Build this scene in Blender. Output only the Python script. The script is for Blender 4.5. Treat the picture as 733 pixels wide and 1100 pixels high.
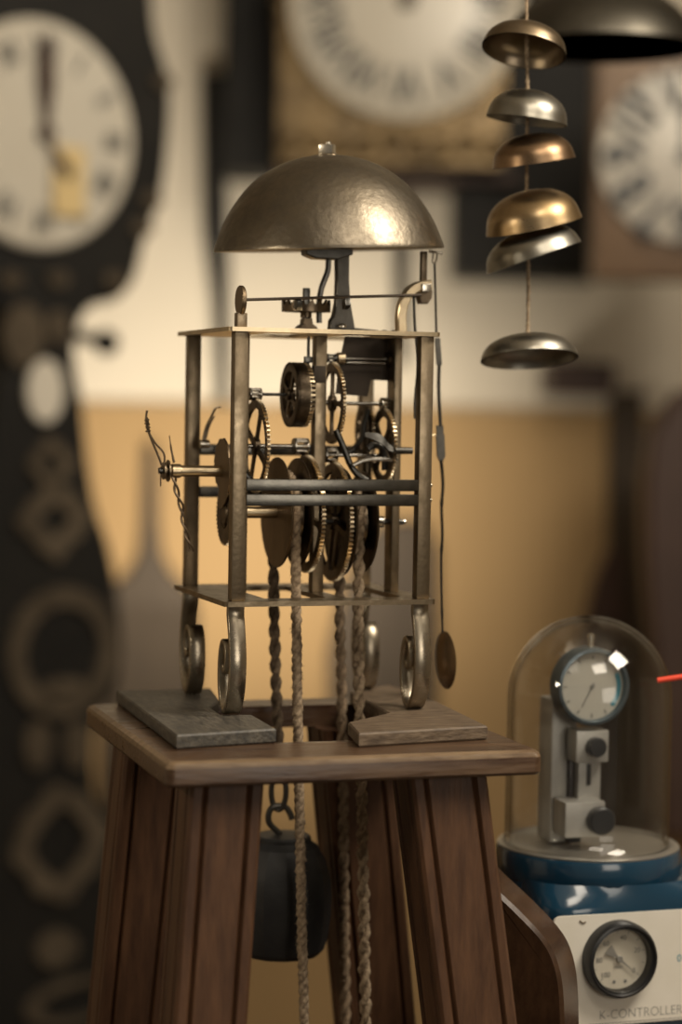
import bpy, bmesh, math, random
from mathutils import Vector, Matrix, noise
random.seed(5)
for o in list(bpy.data.objects): bpy.data.objects.remove(o)
SC = bpy.context.scene
COL = SC.collection
PI = math.pi
# ------------------------------------------------------------------ camera
EYE = Vector((0, 0, 1.3188)); FPX = 2350.0; PITCH = .0492; ROLL = .0167
_f = Vector((0, math.cos(PITCH), -math.sin(PITCH))); _u0 = Vector((0, math.sin(PITCH), math.cos(PITCH)))
_x = math.cos(ROLL)*Vector((1, 0, 0)) + math.sin(ROLL)*_u0
_u = -math.sin(ROLL)*Vector((1, 0, 0)) + math.cos(ROLL)*_u0
cd = bpy.data.cameras.new('camera'); cam = bpy.data.objects.new('camera', cd); COL.objects.link(cam)
cam.matrix_world = Matrix(((_x.x, _u.x, -_f.x, EYE.x), (_x.y, _u.y, -_f.y, EYE.y), (_x.z, _u.z, -_f.z, EYE.z), (0, 0, 0, 1)))
cd.sensor_fit = 'VERTICAL'; cd.sensor_height = 36; cd.lens = FPX/1100*36
cd.clip_start = .05; cd.clip_end = 50
cd.dof.use_dof = True; cd.dof.focus_distance = 1.51; cd.dof.aperture_fstop = 2.7
SC.camera = cam
SC.view_settings.view_transform = 'Standard'; SC.view_settings.look = 'None'
SC.view_settings.gamma = 1; SC.view_settings.use_curve_mapping = False
SC.view_settings.exposure = 0.0
# ------------------------------------------------------------------ world and lights
w = bpy.data.worlds.new('room_light'); SC.world = w; w.use_nodes = True
w.node_tree.nodes['Background'].inputs[0].default_value = (1.0, .86, .68, 1)
w.node_tree.nodes['Background'].inputs[1].default_value = .13
def area(name, loc, target, size, power, col, sy=None):
    l = bpy.data.lights.new(name, 'AREA'); l.energy = power; l.color = col; l.size = size
    if sy: l.shape = 'RECTANGLE'; l.size_y = sy
    o = bpy.data.objects.new(name, l); COL.objects.link(o); o.location = loc
    o.rotation_euler = (Vector(target)-Vector(loc)).to_track_quat('-Z', 'Y').to_euler(); return o
area('window_light', (1.0, 1.15, 2.35), (0, 1.55, 1.25), .5, 25, (1, .89, .73))
area('metal_fill', (1.15, -.75, 1.55), (0, 1.5, 1.25), .9, 8.5, (1, .90, .76))  # unseen area light added behind the camera to reflect in the metals
area('left_lamp', (-1.3, .6, 1.75), (0, 1.5, 1.25), .14, 4, (1, .86, .66))
area('front_lamp', (.42, .45, 2.5), (0, 1.5, 1.15), .55, 9, (1, .88, .72))
area('wall_fill', (.55, 2.7, 2.35), (.25, 4.4, .95), .5, 7.5, (1, .87, .68))  # soft fill added to even out the brightness of the back wall
l = bpy.data.lights.new('wall_fill_spot', 'SPOT'); l.energy = 40; l.color = (1, .88, .70); l.spot_size = math.radians(112); l.spot_blend = 1; l.shadow_soft_size = .12  # spot added in mid-air to brighten the wall, no fixture there
o = bpy.data.objects.new('wall_fill_spot', l); COL.objects.link(o); o.location = (-.17, 3.58, .96)
o.rotation_euler = (Vector((-.30, 4.4, 1.20))-Vector(o.location)).to_track_quat('-Z', 'Y').to_euler()

# ------------------------------------------------------------------ materials
def mat(name, c, rough=.5, metal=0., c2=None, scale=30., bump=0., bscale=None, stretch=(1, 1, 1), detail=6., mix=.5, rvar=0., spec=.5, coat=0.):
    m = bpy.data.materials.new(name); m.use_nodes = True; nt = m.node_tree; N = nt.nodes; L = nt.links
    b = N['Principled BSDF']
    b.inputs['Base Color'].default_value = (*c, 1); b.inputs['Roughness'].default_value = rough
    b.inputs['Metallic'].default_value = metal; b.inputs['Specular IOR Level'].default_value = spec
    b.inputs['Coat Weight'].default_value = coat
    tc = N.new('ShaderNodeTexCoord'); mp = N.new('ShaderNodeMapping'); mp.inputs['Scale'].default_value = stretch
    L.new(tc.outputs['Object'], mp.inputs[0])
    if c2 or rvar:
        n = N.new('ShaderNodeTexNoise'); n.inputs['Scale'].default_value = scale; n.inputs['Detail'].default_value = detail
        n.inputs['Roughness'].default_value = .65
        L.new(mp.outputs[0], n.inputs[0])
        r = N.new('ShaderNodeValToRGB'); e = r.color_ramp.elements
        e[0].position = max(0, mix-.16); e[1].position = min(1, mix+.16)
        e[0].color = (*c, 1); e[1].color = (*(c2 or c), 1)
        L.new(n.outputs[0], r.inputs[0]); L.new(r.outputs[0], b.inputs['Base Color'])
        if rvar:
            mr = N.new('ShaderNodeMapRange'); mr.inputs[1].default_value = .3; mr.inputs[2].default_value = .7
            mr.inputs[3].default_value = max(.05, rough-rvar); mr.inputs[4].default_value = min(1, rough+rvar)
            L.new(n.outputs[0], mr.inputs[0]); L.new(mr.outputs[0], b.inputs['Roughness'])
    if bump:
        n2 = N.new('ShaderNodeTexNoise'); n2.inputs['Scale'].default_value = bscale or scale*2; n2.inputs['Detail'].default_value = 5
        L.new(mp.outputs[0], n2.inputs[0])
        bp = N.new('ShaderNodeBump'); bp.inputs['Strength'].default_value = bump; bp.inputs['Distance'].default_value = .001
        L.new(n2.outputs[0], bp.inputs['Height']); L.new(bp.outputs[0], b.inputs['Normal'])
    return m
M = dict(
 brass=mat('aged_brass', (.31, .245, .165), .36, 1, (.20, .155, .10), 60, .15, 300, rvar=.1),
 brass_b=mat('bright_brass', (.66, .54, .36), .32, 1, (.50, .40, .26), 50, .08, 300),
 bronze=mat('dark_bronze', (.17, .13, .088), .36, 1, (.095, .072, .05), 90, .2, 400, rvar=.1),
 disc=mat('brown_bronze_sheet', (.27, .20, .125), .42, 1, (.17, .125, .08), 45, .1, 300, stretch=(1, 1, .3)),
 bell=mat('bell_metal', (.255, .220, .168), .40, 1, (.135, .115, .088), 38, .4, 150, rvar=.10),
 steel=mat('polished_steel', (.55, .52, .46), .22, 1, (.30, .28, .25), 80),
 dsteel=mat('dark_steel', (.125, .12, .11), .30, 1, (.08, .077, .07), 60, .1, 200),
 sheet=mat('dull_brown_sheet', (.060, .045, .032), .55, .6, (.045, .034, .025), 60),
 iron=mat('cast_iron', (.022, .022, .023), .5, .3, (.034, .034, .034), 60, .6, 90),
 screw=mat('bright_screw', (.75, .70, .60), .25, 1),
 bracket=mat('grey_steel', (.14, .13, .115), .45, .9, (.09, .085, .075), 60, .2, 300),
 slab=mat('worn_brown_wood', (.045, .022, .012), .34, 0, (.125, .074, .040), 42, .5, 150, stretch=(.22, 2, 2), rvar=.12, mix=.55),
 leg=mat('red_brown_wood', (.112, .055, .028), .46, 0, (.055, .026, .014), 60, .4, 260, stretch=(2.2, 2.2, .25), spec=.3),
 board_g=mat('grey_weathered_board', (.036, .034, .031), .5, 0, (.105, .092, .072), 110, .8, 200, stretch=(2, .5, 2)),
 board_b=mat('brown_dusty_board', (.17, .122, .078), .6, 0, (.065, .043, .027), 110, .8, 200, stretch=(.5, 2, 2)),
 rope_l=mat('pale_hemp_rope', (.44, .34, .23), .9, 0, (.17, .12, .078), 260, .8, 500, spec=.2),
 rope_d=mat('dark_hemp_rope', (.17, .125, .082), .9, 0, (.07, .05, .034), 260, .8, 500, spec=.2),
 wire=mat('brown_wire', (.13, .09, .055), .5, .7, (.2, .15, .1), 200),
 gilt=mat('gilt_repousse', (.25, .175, .085), .42, .6, (.115, .080, .042), 16, .8, 28),
 enamel=mat('white_enamel', (.70, .66, .57), .25, 0, (.66, .61, .51), 4),
 dim_enamel=mat('greyed_enamel', (.50, .47, .41), .35, 0, (.44, .41, .36), 4),
 black=mat('black_lacquered_wood', (.012, .0115, .011), .6, 0, (.018, .017, .015), 8, spec=.25),
 ink=mat('black_ink', (.02, .025, .03), .5),
 inlay=mat('tarnished_inlay', (.13, .104, .074), .9, 0, (.065, .052, .038), 12, spec=.1),
 note=mat('yellow_paper', (.78, .60, .30), .8),
 tag=mat('white_paper', (.75, .70, .60), .8),
 brownwood=mat('brown_case_wood', (.16, .095, .048), .5, 0, (.115, .068, .036), 10, .2, 60, stretch=(1, 1, .3)),
 mahog=mat('dark_red_wood', (.060, .030, .020), .5, 0, (.045, .022, .014), 10),
 curved=mat('varnished_dark_wood', (.070, .036, .018), .22, 0, (.035, .018, .010), 50, .15, 60, stretch=(2, .4, 1)),
 pend=mat('brown_pendulum_brass', (.072, .050, .030), .6, .2, (.048, .034, .021), 24, stretch=(3, 3, .2)),
 blue=mat('blue_enamel_paint', (.010, .042, .078), .16, 0, spec=.6, coat=.5),
 panel=mat('white_panel', (.74, .70, .62), .45, 0, (.70, .66, .57), 30),
 alu=mat('grey_aluminium', (.42, .41, .38), .42, .5, (.36, .35, .33), 60),
 plate=mat('brushed_plate', (.45, .43, .39), .36, .85),
 rubber=mat('black_plastic', (.015, .015, .016), .35),
 gdial=mat('grey_gauge_face', (.50, .48, .43), .5),
 teal=mat('teal_print', (.03, .22, .30), .5),
 greyink=mat('grey_print', (.20, .20, .19), .6),
 red=mat('orange_red_plastic', (.80, .07, .03), .4),
 wallo=mat('ochre_panelling', (.42, .275, .125), .75, 0, (.39, .255, .115), 2),
 wallw=mat('cream_plaster', (.76, .69, .57), .85, 0, (.73, .66, .54), 2),
 floor=mat('brown_floor_boards', (.10, .065, .04), .5, 0, (.07, .045, .028), 6, stretch=(6, .6, 1)),
 bench=mat('bench_top', (.12, .085, .055), .5, 0, (.09, .06, .04), 10),
)
def glass(name, edge=.0):
    m = bpy.data.materials.new(name); m.use_nodes = True; nt = m.node_tree; N = nt.nodes; L = nt.links
    N.remove(N['Principled BSDF']); out = N['Material Output']
    tr = N.new('ShaderNodeBsdfTransparent'); gl = N.new('ShaderNodeBsdfGlossy'); gl.inputs['Roughness'].default_value = .015
    mx = N.new('ShaderNodeMixShader'); lw = N.new('ShaderNodeLayerWeight'); lw.inputs['Blend'].default_value = .5
    p5 = N.new('ShaderNodeMath'); p5.operation = 'POWER'; p5.inputs[1].default_value = 5; L.new(lw.outputs['Facing'], p5.inputs[0])
    fr = N.new('ShaderNodeMath'); fr.operation = 'MULTIPLY_ADD'; fr.inputs[1].default_value = .80; fr.inputs[2].default_value = .04; L.new(p5.outputs[0], fr.inputs[0])
    rp = N.new('ShaderNodeValToRGB'); e = rp.color_ramp.elements       # glass seen edge-on is thicker along the ray and greyer
    e[0].position = .62; e[0].color = (.985, .985, .98, 1); e[1].position = 1; e[1].color = (1-edge, 1-edge, 1-edge, 1)
    L.new(lw.outputs['Facing'], rp.inputs[0]); L.new(rp.outputs[0], tr.inputs[0])
    L.new(fr.outputs[0], mx.inputs[0]); L.new(tr.outputs[0], mx.inputs[1]); L.new(gl.outputs[0], mx.inputs[2]); L.new(mx.outputs[0], out.inputs[0])
    return m
M['glass'] = glass('clear_glass'); M['dome_glass'] = glass('dome_glass', .6)

# ------------------------------------------------------------------ projection helpers (real places looked up along a line of sight)
class Frame:
    def __init__(s, o, yaw):
        s.o = Vector(o); s.yaw = yaw; c, n = math.cos(yaw), math.sin(yaw)
        s.B = (Vector((c, n, 0)), Vector((-n, c, 0)), Vector((0, 0, 1)))
    def at(s, px, py, ax, val):
        d = _f + _x*((px-366.5)/FPX) - _u*((py-550)/FPX)
        b = s.B[ax]; t = (val-(EYE-s.o).dot(b))/d.dot(b); q = EYE+d*t-s.o
        return Vector((q.dot(s.B[0]), q.dot(s.B[1]), q.z))
    def Y(s, px, py, y): return s.at(px, py, 1, y)
    def Z(s, px, py, z): return s.at(px, py, 2, z)
    def vec(s, v): v = Vector(v); return Vector((v.dot(s.B[0]), v.dot(s.B[1]), v.z))
    def world(s, p): return s.o+s.B[0]*p[0]+s.B[1]*p[1]+s.B[2]*p[2]
WD = Frame((0, 0, 0), 0)

# ------------------------------------------------------------------ mesh helpers
class MB:
    def __init__(s): s.v = []; s.f = []
    def add(s, vs, fs):
        k = len(s.v); s.v += [tuple(v) for v in vs]; s.f += [tuple(i+k for i in f) for f in fs]; return s
    def box(s, c, d, bev=0., rot=None):
        bm = bmesh.new(); bmesh.ops.create_cube(bm, size=1)
        for v in bm.verts: v.co = Vector((v.co.x*d[0], v.co.y*d[1], v.co.z*d[2]))
        if bev: bmesh.ops.bevel(bm, geom=bm.edges[:], offset=bev, segments=2, affect='EDGES', profile=.6)
        R = rot or Matrix()
        s.add([(R @ v.co)+Vector(c) for v in bm.verts], [[v.index for v in f.verts] for f in bm.faces]); bm.free(); return s
    def ring(s, rings, closed=False, cap=True):
        n = len(rings[0]); vs = [p for r in rings for p in r]; fs = []
        m = len(rings); rng = m if closed else m-1
        for i in range(rng):
            a = i*n; b = ((i+1) % m)*n
            for j in range(n): fs.append((a+j, a+(j+1) % n, b+(j+1) % n, b+j))
        if cap and not closed: fs.append(tuple(range(n-1, -1, -1))); fs.append(tuple(range((m-1)*n, m*n)))
        return s.add(vs, fs)
    def tube(s, pts, r, n=10, flat=1., up=None):
        pts = [Vector(p) for p in pts]; rs = r if isinstance(r, (list, tuple)) else [r]*len(pts); rings = []
        prev = Vector(up) if up else None
        for i, p in enumerate(pts):
            t = (pts[min(i+1, len(pts)-1)]-pts[max(i-1, 0)]).normalized()
            if prev is None: prev = Vector((0, 0, 1)) if abs(t.z) < .9 else Vector((1, 0, 0))
            a = (prev-t*prev.dot(t)).normalized(); b = t.cross(a); prev = a
            rings.append([p+(a*math.cos(2*PI*j/n)+b*math.sin(2*PI*j/n)*flat)*rs[i] for j in range(n)])
        return s.ring(rings)
    def strip(s, pts, wvec, wd, th):     # flat bar of width wd (along wvec) and thickness th following pts
        pts = [Vector(p) for p in pts]; wv = Vector(wvec).normalized(); rings = []
        for i, p in enumerate(pts):
            t = (pts[min(i+1, len(pts)-1)]-pts[max(i-1, 0)]).normalized(); nrm = t.cross(wv).normalized()
            W = (wd[i] if isinstance(wd, (list, tuple)) else wd)/2; T = (th[i] if isinstance(th, (list, tuple)) else th)/2
            k = min(T, W)*.25
            rings.append([p+wv*x+nrm*y for x, y in ((-W+k, -T), (W-k, -T), (W, -T+k), (W, T-k), (W-k, T), (-W+k, T), (-W, T-k), (-W, -T+k))])
        return s.ring(rings)
    def lathe(s, prof, o, ax=(0, 0, 1), n=48, cap=True):
        ax = Vector(ax).normalized(); a = ax.orthogonal().normalized(); b = ax.cross(a); o = Vector(o)
        return s.ring([[o+ax*h+(a*math.cos(2*PI*j/n)+b*math.sin(2*PI*j/n))*max(r, 1e-5) for j in range(n)] for r, h in prof], cap=cap)
    def cyl(s, a, b, r, n=20, bev=.08):
        a = Vector(a); b = Vector(b); h = (b-a).length; e = min(bev*r, h*.2)
        return s.lathe([(r-e, 0), (r, e), (r, h-e), (r-e, h)], a, b-a, n)
    def prism(s, poly, fn, t0, t1, bev=0.):   # poly 2D, fn(u,v,t)->xyz
        area_ = sum(poly[i][0]*poly[(i+1) % len(poly)][1]-poly[(i+1) % len(poly)][0]*poly[i][1] for i in range(len(poly)))
        if bev:
            def off(d):
                out = []; n = len(poly); sg = 1 if area_ > 0 else -1
                for i in range(n):
                    p0, p1, p2 = Vector(poly[i-1]), Vector(poly[i]), Vector(poly[(i+1) % n])
                    e1 = (p1-p0).normalized(); e2 = (p2-p1).normalized()
                    nn = Vector((-e1.y-e2.y, e1.x+e2.x)); nn = nn.normalized()*sg if nn.length > 1e-6 else Vector((0, 0))
                    out.append(p1+nn*d)
                return out
            ins = off(bev)
            R = [[fn(p[0], p[1], t0) for p in ins], [fn(p[0], p[1], t0+bev) for p in poly], [fn(p[0], p[1], t1-bev) for p in poly], [fn(p[0], p[1], t1) for p in ins]]
        else: R = [[fn(p[0], p[1], t0) for p in poly], [fn(p[0], p[1], t1) for p in poly]]
        return s.ring(R)
    def holed(s, outer, inner, fn, t0, t1):   # band between two loops with equal counts
        n = len(outer); vs = []
        for t in (t0, t1):
            vs += [fn(p[0], p[1], t) for p in outer]; vs += [fn(p[0], p[1], t) for p in inner]
        fs = []
        for j in range(n):
            k = (j+1) % n
            fs += [(j, k, n+k, n+j), (2*n+j, 3*n+j, 3*n+k, 2*n+k), (j, 2*n+j, 2*n+k, k), (n+j, n+k, 3*n+k, 3*n+j)]
        return s.add(vs, fs)
    def build(s, name, m, parent=None, smooth=True, ang=35, label=None, m2=None, test=None):
        me = bpy.data.meshes.new(name); me.from_pydata(s.v, [], s.f); me.validate(); me.update()
        bm = bmesh.new(); bm.from_mesh(me); bmesh.ops.recalc_face_normals(bm, faces=bm.faces[:])
        if smooth:
            for f in bm.faces: f.smooth = True
            for e in bm.edges:
                if len(e.link_faces) == 2 and e.calc_face_angle(0) > math.radians(ang): e.smooth = False
        bm.to_mesh(me); bm.free()
        me.materials.append(m if not isinstance(m, str) else M[m])
        if m2:
            me.materials.append(M[m2])
            for p in me.polygons:
                if test(p): p.material_index = 1
        o = bpy.data.objects.new(name, me); COL.objects.link(o)
        if parent: o.parent = parent
        if label: o['label'] = label
        return o
def smoothpath(pts, k=6):
    pts = [Vector(p) for p in pts]; out = []
    for i in range(len(pts)-1):
        p0, p1, p2, p3 = pts[max(i-1, 0)], pts[i], pts[i+1], pts[min(i+2, len(pts)-1)]
        for j in range(k):
            t = j/k; out.append(.5*((2*p1)+(p2-p0)*t+(2*p0-5*p1+4*p2-p3)*t*t+(3*p1-p0-3*p2+p3)*t**3))
    return out+[pts[-1]]
def tag(o, label=None, cat=None, group=None, kind=None):
    for k, v in (('label', label), ('category', cat), ('group', group), ('kind', kind)):
        if v: o[k] = v
    return o
def empty(name, loc, yaw=0, **k):
    o = bpy.data.objects.new(name, None); COL.objects.link(o); o.location = loc; o.rotation_euler = (0, 0, yaw)
    o.empty_display_size = .02; return tag(o, **k)
def struct(name, mb, m): return tag(mb.build(name, m), kind='structure')
def text_mb(mb, txt, fn, size, align='CENTER', thin=0.):
    c = bpy.data.curves.new('t', 'FONT'); c.body = txt; c.size = size; c.align_x = align; c.align_y = 'CENTER'; c.extrude = size*.01; c.offset = thin*size
    o = bpy.data.objects.new('t', c); COL.objects.link(o); bpy.context.view_layer.update()
    me = bpy.data.meshes.new_from_object(o)
    mb.add([fn(v.co.x, v.co.y, v.co.z) for v in me.vertices], [tuple(p.vertices) for p in me.polygons])
    bpy.data.objects.remove(o); bpy.data.curves.remove(c); bpy.data.meshes.remove(me)
def circ(r, n=48, cx=0, cy=0, ry=None):
    return [(cx+r*math.cos(2*PI*j/n), cy+(ry or r)*math.sin(2*PI*j/n)) for j in range(n)]

# ------------------------------------------------------------------ the room
HZ = 1.313
struct('floor', MB().box((0, 1.4, -.05), (5, 6.2, .1)), 'floor')
struct('wall_back', MB().box((0, 4.45, 1.95), (5, .1, 1.28)).box((0, 4.45, 2.6-.02), (5, .1, .04)), 'wallw')
struct('trim_1', MB().box((0, 4.44, HZ/2), (5, .12, HZ)), 'wallo')
struct('wall_left', MB().box((-2.55, 1.4, 1.3), (.1, 6.2, 2.6)), 'wallw')
struct('wall_right', MB().box((2.55, 1.4, 1.3), (.1, 6.2, 2.6)), 'wallw')
struct('ceiling', MB().box((0, 1.4, 2.65), (5.2, 6.2, .1)), 'wallw')

# ------------------------------------------------------------------ wooden clock stand
SO = Vector((-.1070, 1.3657, 1.3188-.2269)); SF = Frame(SO, .3021); SW, SD, ST = .2557, .2765, .0165
stand = empty('clock_stand', (SO.x, SO.y, 0), .3021, label='reddish brown wooden clock stand with four splayed legs and square opening in its top', cat='stand')
LZ = SO.z     # children are in stand space with z measured from the floor
hx0, hx1, hy0, hy1 = .052, .2085, .0655, .2380
def rrect(x0, y0, x1, y1, r, k=6):
    out = []
    for cx, cy, a in ((x1-r, y0+r, -90), (x1-r, y1-r, 0), (x0+r, y1-r, 90), (x0+r, y0+r, 180)):
        out += [(cx+r*math.cos(math.radians(a+90*i/k)), cy+r*math.sin(math.radians(a+90*i/k))) for i in range(k+1)]
    return out
mb = MB()
rings = []
for (ins, z) in ((.0015, LZ-ST), (0, LZ-ST+.002), (0, LZ-.0045), (.0012, LZ-.0018), (.0042, LZ)):
    rings.append([(x, y, z) for x, y in rrect(ins, ins, SW-ins, SD-ins, .006)])
inn = lambda z: [(x, y, z) for x, y in rrect(hx0, hy0, hx1, hy1, .004)]
rings += [inn(LZ), inn(LZ-ST)]
mb.ring(rings, closed=True)
M['worn_highlight_edge'] = mat('worn_highlight_wood', (.23, .16, .095), .35, 0, (.10, .06, .033), 90, .4, 200, stretch=(.3, 2, 2), mix=.5)  # worn chamfer, its bright highlight painted into the pale colour
mb.build('top_slab', 'slab', stand, ang=25, m2='worn_highlight_edge', test=lambda p: p.center.z > LZ-.0040 and p.center.z < LZ-.0004 and .05 < p.normal.z < .97)
def leg(xa, xb, ya, yb, sx, sy):
    def sec(z, k):
        dx, dy = sx*k, sy*k; g = .0035; q = .0022
        x0, x1, y0, y1 = xa+dx, xb+dx, ya+dy, yb+dy; e = .0075
        P = [(x0+q, y0), (x0+e, y0), (x0+e+q, y0+g), (x0+e+2*q, y0), (x1-e-2*q, y0), (x1-e-q, y0+g), (x1-e, y0), (x1-q, y0), (x1, y0+q), (x1, y1-q), (x1-q, y1), (x0+q, y1), (x0, y1-q),
             (x0, y1-e), (x0+g, y1-e-q), (x0, y1-e-2*q), (x0, y0+e+2*q), (x0+g, y0+e+q), (x0, y0+e), (x0, y0+q)]
        return [(x, y, z) for x, y in P]
    return MB().ring([sec(LZ-ST-.0003, 0), sec(LZ*.5, LZ*.5), sec(0, LZ)]).build('leg', 'leg', stand, ang=20)
leg(.0195, .0680, .014, .058, -.072, -.06); leg(.168, .2215, .014, .060, .125, -.06)
leg(.0195, .0680, .215, .262, -.072, .06); leg(.168, .2215, .215, .262, .125, .06)
# boards lying on the stand
BT = .0095
def board(pts, m, name, label):
    P = [SF.Z(x, y, BT) for x, y in pts]
    P = [Vector((min(max(p.x, .004), SW-.004), min(max(p.y, .004), SD-.004), 0)) for p in P]
    c = sum(P, Vector())/len(P); e = MB().prism([(p.x-c.x, p.y-c.y) for p in P], lambda u, v, t: (u, v, t), 0, BT, .0012)
    o = e.build(name, m, ang=25); W = SF.world((c.x, c.y, 0)); o.location = W+Vector((0, 0, .0002)); o.rotation_euler = (0, 0, .3021)
    return tag(o, label, 'board')
board([(190, 790), (297, 783), (271, 768), (238, 768), (226, 760), (236, 752), (224, 738), (121, 739)], 'board_g', 'wooden_board', 'dark grey weathered board under the left feet of the clock movement')
board([(374, 776), (386, 788), (524, 780), (452, 745), (418, 736), (376, 743), (418, 766)], 'board_b', 'wooden_board', 'dusty brown board with chipped top under the right feet of the clock movement')

# ------------------------------------------------------------------ the clock movement
MO = Vector((-.0781, 1.5, 1.3188-.1368)); MF = Frame(MO, .3204)
mv = empty('clock_movement', MO, .3204, label='bare brass and steel clock movement under a large bell, standing on the wooden stand', cat='clock movement')
AY = .0685
A = lambda px, py, y=AY: MF.Y(px, py, y)
def part(mb, name, m, parent=mv, **k): return mb.build(name, m, parent, **k)
MW, MD, MH = .1529, .1370, .1885
def plate(z0, z1, name, x0=-.002, front=.019, back=.019):
    o = rrect(x0, -.0045, MW, MD+.0045, .003); i = rrect(.020, front, .136, MD-back, .006)
    rings = [[(x, y, z0) for x, y in o], [(x, y, z1) for x, y in o], [(x, y, z1) for x, y in i], [(x, y, z0) for x, y in i]]
    b = MB().ring(rings, closed=True)
    b.box((.0853, MD/2, (z0+z1)/2), (.013, MD-.036, (z1-z0)*.98)).box((.026, MD/2, (z0+z1)/2), (.014, MD-.036, (z1-z0)*.98))
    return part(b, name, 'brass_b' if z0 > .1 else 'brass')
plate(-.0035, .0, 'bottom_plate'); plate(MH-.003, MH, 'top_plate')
PX = (.0085, .1445); PY = (.0045, MD-.005)
for x in PX:
    for y in PY:
        part(MB().box((x, y, (MH-.003)/2), (.0098, .0098, MH-.003), .0008), 'post', 'brass')
# scroll feet : flat strip in the YZ plane
ZB = -.0806+.0002
def scroll(x, y, s):
    pts = [(0, -.0035), (-.0005*1, -.010), (.0035, -.022), (.0065, -.036), (.0070, -.048), (.0045, -.062), (-.001, -.0725), (-.0085, ZB+.0022), (-.0165, -.0735), (-.0215, -.062), (-.0225, -.050), (-.0205, -.038), (-.0155, -.0305), (-.0095, -.0310), (-.0060, -.038), (-.0065, -.047), (-.0105, -.0505), (-.0135, -.0465)]
    P = smoothpath([(x, y-s*u, z) for u, z in pts], 5)
    n = len(P); th = [.0040 if i > 8 else .0046 for i in range(n)]
    return part(MB().strip(P, (1, 0, 0), .0118, th), 'scroll_foot', 'steelleg', ang=50)
M['tooth'] = mat('worn_glint_tooth', (.80, .66, .44), .33, 1, (.62, .50, .33), 200)  # worn tooth tips, their glints painted in as brighter brass
M['steelleg'] = mat('worn_steel_bar', (.46, .40, .31), .30, 1, (.27, .23, .17), 50, .15, 200, rvar=.08)
for x in PX:
    scroll(x, PY[0]+.001, 1); scroll(x, PY[1]-.001, -1)
# pivot bars
part(MB().box((.0853, .0645, (MH-.003)/2), (.0085, .010, MH-.003), .0006), 'pivot_bar', 'brass')
part(MB().box((.1435, .0645, (MH-.003)/2), (.0060, .016, MH-.003), .0006), 'pivot_bar', 'brass')
part(MB().box((.0280, .0645, (MH-.003)/2), (.0070, .010, MH-.003), .0006), 'pivot_bar', 'brass')
# cross bars, front and back
M['steelbar'] = mat('dark_polished_bar', (.18, .17, .148), .26, 1, (.11, .104, .092), 60, .08, 200)
for y, zz in ((.0040, (.0803, .0698)), (.1305, (.1015, .0700))):
    for z in zz: part(MB().box((.0765, y, z), (.1262, .0090, .0080), .0006), 'cross_bar', 'steelbar')
for z in (.0803, .0698):
    part(MB().lathe([(0, 0), (.0019, 0), (.0017, .0012), (0, .0022)], (.1494, .004, z), (1, 0, 0), 14), 'screw', 'screw')
def yz(x): return lambda u, v, t: (x+t, u, v)
def gear(name, c, R, t=.0024, teeth=60, spokes=4, rim=.006, hub=.006, m='bronze', a0=.3, tooth=.0022):
    cx, cy, cz = c; n = teeth*4; out = []
    for j in range(n):
        r = R if j % 4 in (1, 2) else R-tooth
        off = (-.18 if j % 4 == 1 else .18 if j % 4 == 2 else 0)
        a = 2*PI*(j+off)/n; out.append((cy+r*math.cos(a), cz+r*math.sin(a)))
    ri = R-tooth-rim
    inn_ = [(cy+ri*math.cos(2*PI*j/n), cz+ri*math.sin(2*PI*j/n)) for j in range(n)]
    b = MB().holed(out, inn_, yz(cx), -t/2, t/2)
    b.cyl((cx-t*.9, cy, cz), (cx+t*.9, cy, cz), hub)
    for k in range(spokes):
        a = a0+2*PI*k/spokes; d = Vector((math.cos(a), math.sin(a))); p = Vector((-d.y, d.x))
        w = [(hub*.8, .55*hub), (hub*1.6, .26*R*.22), (R*.55, .0013+.02*R), (ri*.88, .0022), (ri+.001, .0050)]
        poly = [(cy+d.x*r+p.x*h, cz+d.y*r+p.y*h) for r, h in w]+[(cy+d.x*r-p.x*h, cz+d.y*r-p.y*h) for r, h in reversed(w)]
        b.prism(poly, yz(cx), -t*.42, t*.42)
    return part(b, name, m, ang=25, m2='tooth', test=lambda p: abs(p.normal.x) < .3 and math.hypot(p.center.y-cy, p.center.z-cz) > R-tooth*.6)
def arbor(name, x0, x1, y, z, r, m='steel', parent=mv): return part(MB().cyl((x0, y, z), (x1, y, z), r, 16), name, m, parent)
def pinion(x, y, z, r=.0052, L=.0095, n=8, m='steel', parent=mv):
    b = MB(); 
    for e in (-1, 1): b.cyl((x+e*L/2-.0008, y, z), (x+e*L/2+.0008, y, z), r*.98, 18)
    for k in range(n):
        a = 2*PI*k/n; q = (y+r*.78*math.cos(a), z+r*.78*math.sin(a)); b.cyl((x-L/2, *q), (x+L/2, *q), r*.2, 8)
    return part(b, 'pinion', m, parent)
# left train
cw = A(312, 424); R = .0235
n = 44; b = MB()
ou = [(cw.y+R*math.cos(2*PI*j/(4*n)), cw.z+R*math.sin(2*PI*j/(4*n))) for j in range(4*n)]
ii = [(cw.y+(R-.0025)*math.cos(2*PI*j/(4*n)), cw.z+(R-.0025)*math.sin(2*PI*j/(4*n))) for j in range(4*n)]
i2 = [(cw.y+(R-.0065)*math.cos(2*PI*j/(4*n)), cw.z+(R-.0065)*math.sin(2*PI*j/(4*n))) for j in range(4*n)]
b.holed(ou, ii, yz(cw.x), -.001, .0085); b.holed(ou, i2, yz(cw.x), -.001, .0012)
for k in range(n):
    a = 2*PI*k/n; rr = R-.00125
    b.box((cw.x+.0100, cw.y+rr*math.cos(a), cw.z+rr*math.sin(a)), (.0036, .0025, .0015), rot=Matrix.Rotation(a, 4, 'X'))
b.cyl((cw.x-.003, cw.y, cw.z), (cw.x+.003, cw.y, cw.z), .004)
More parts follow.
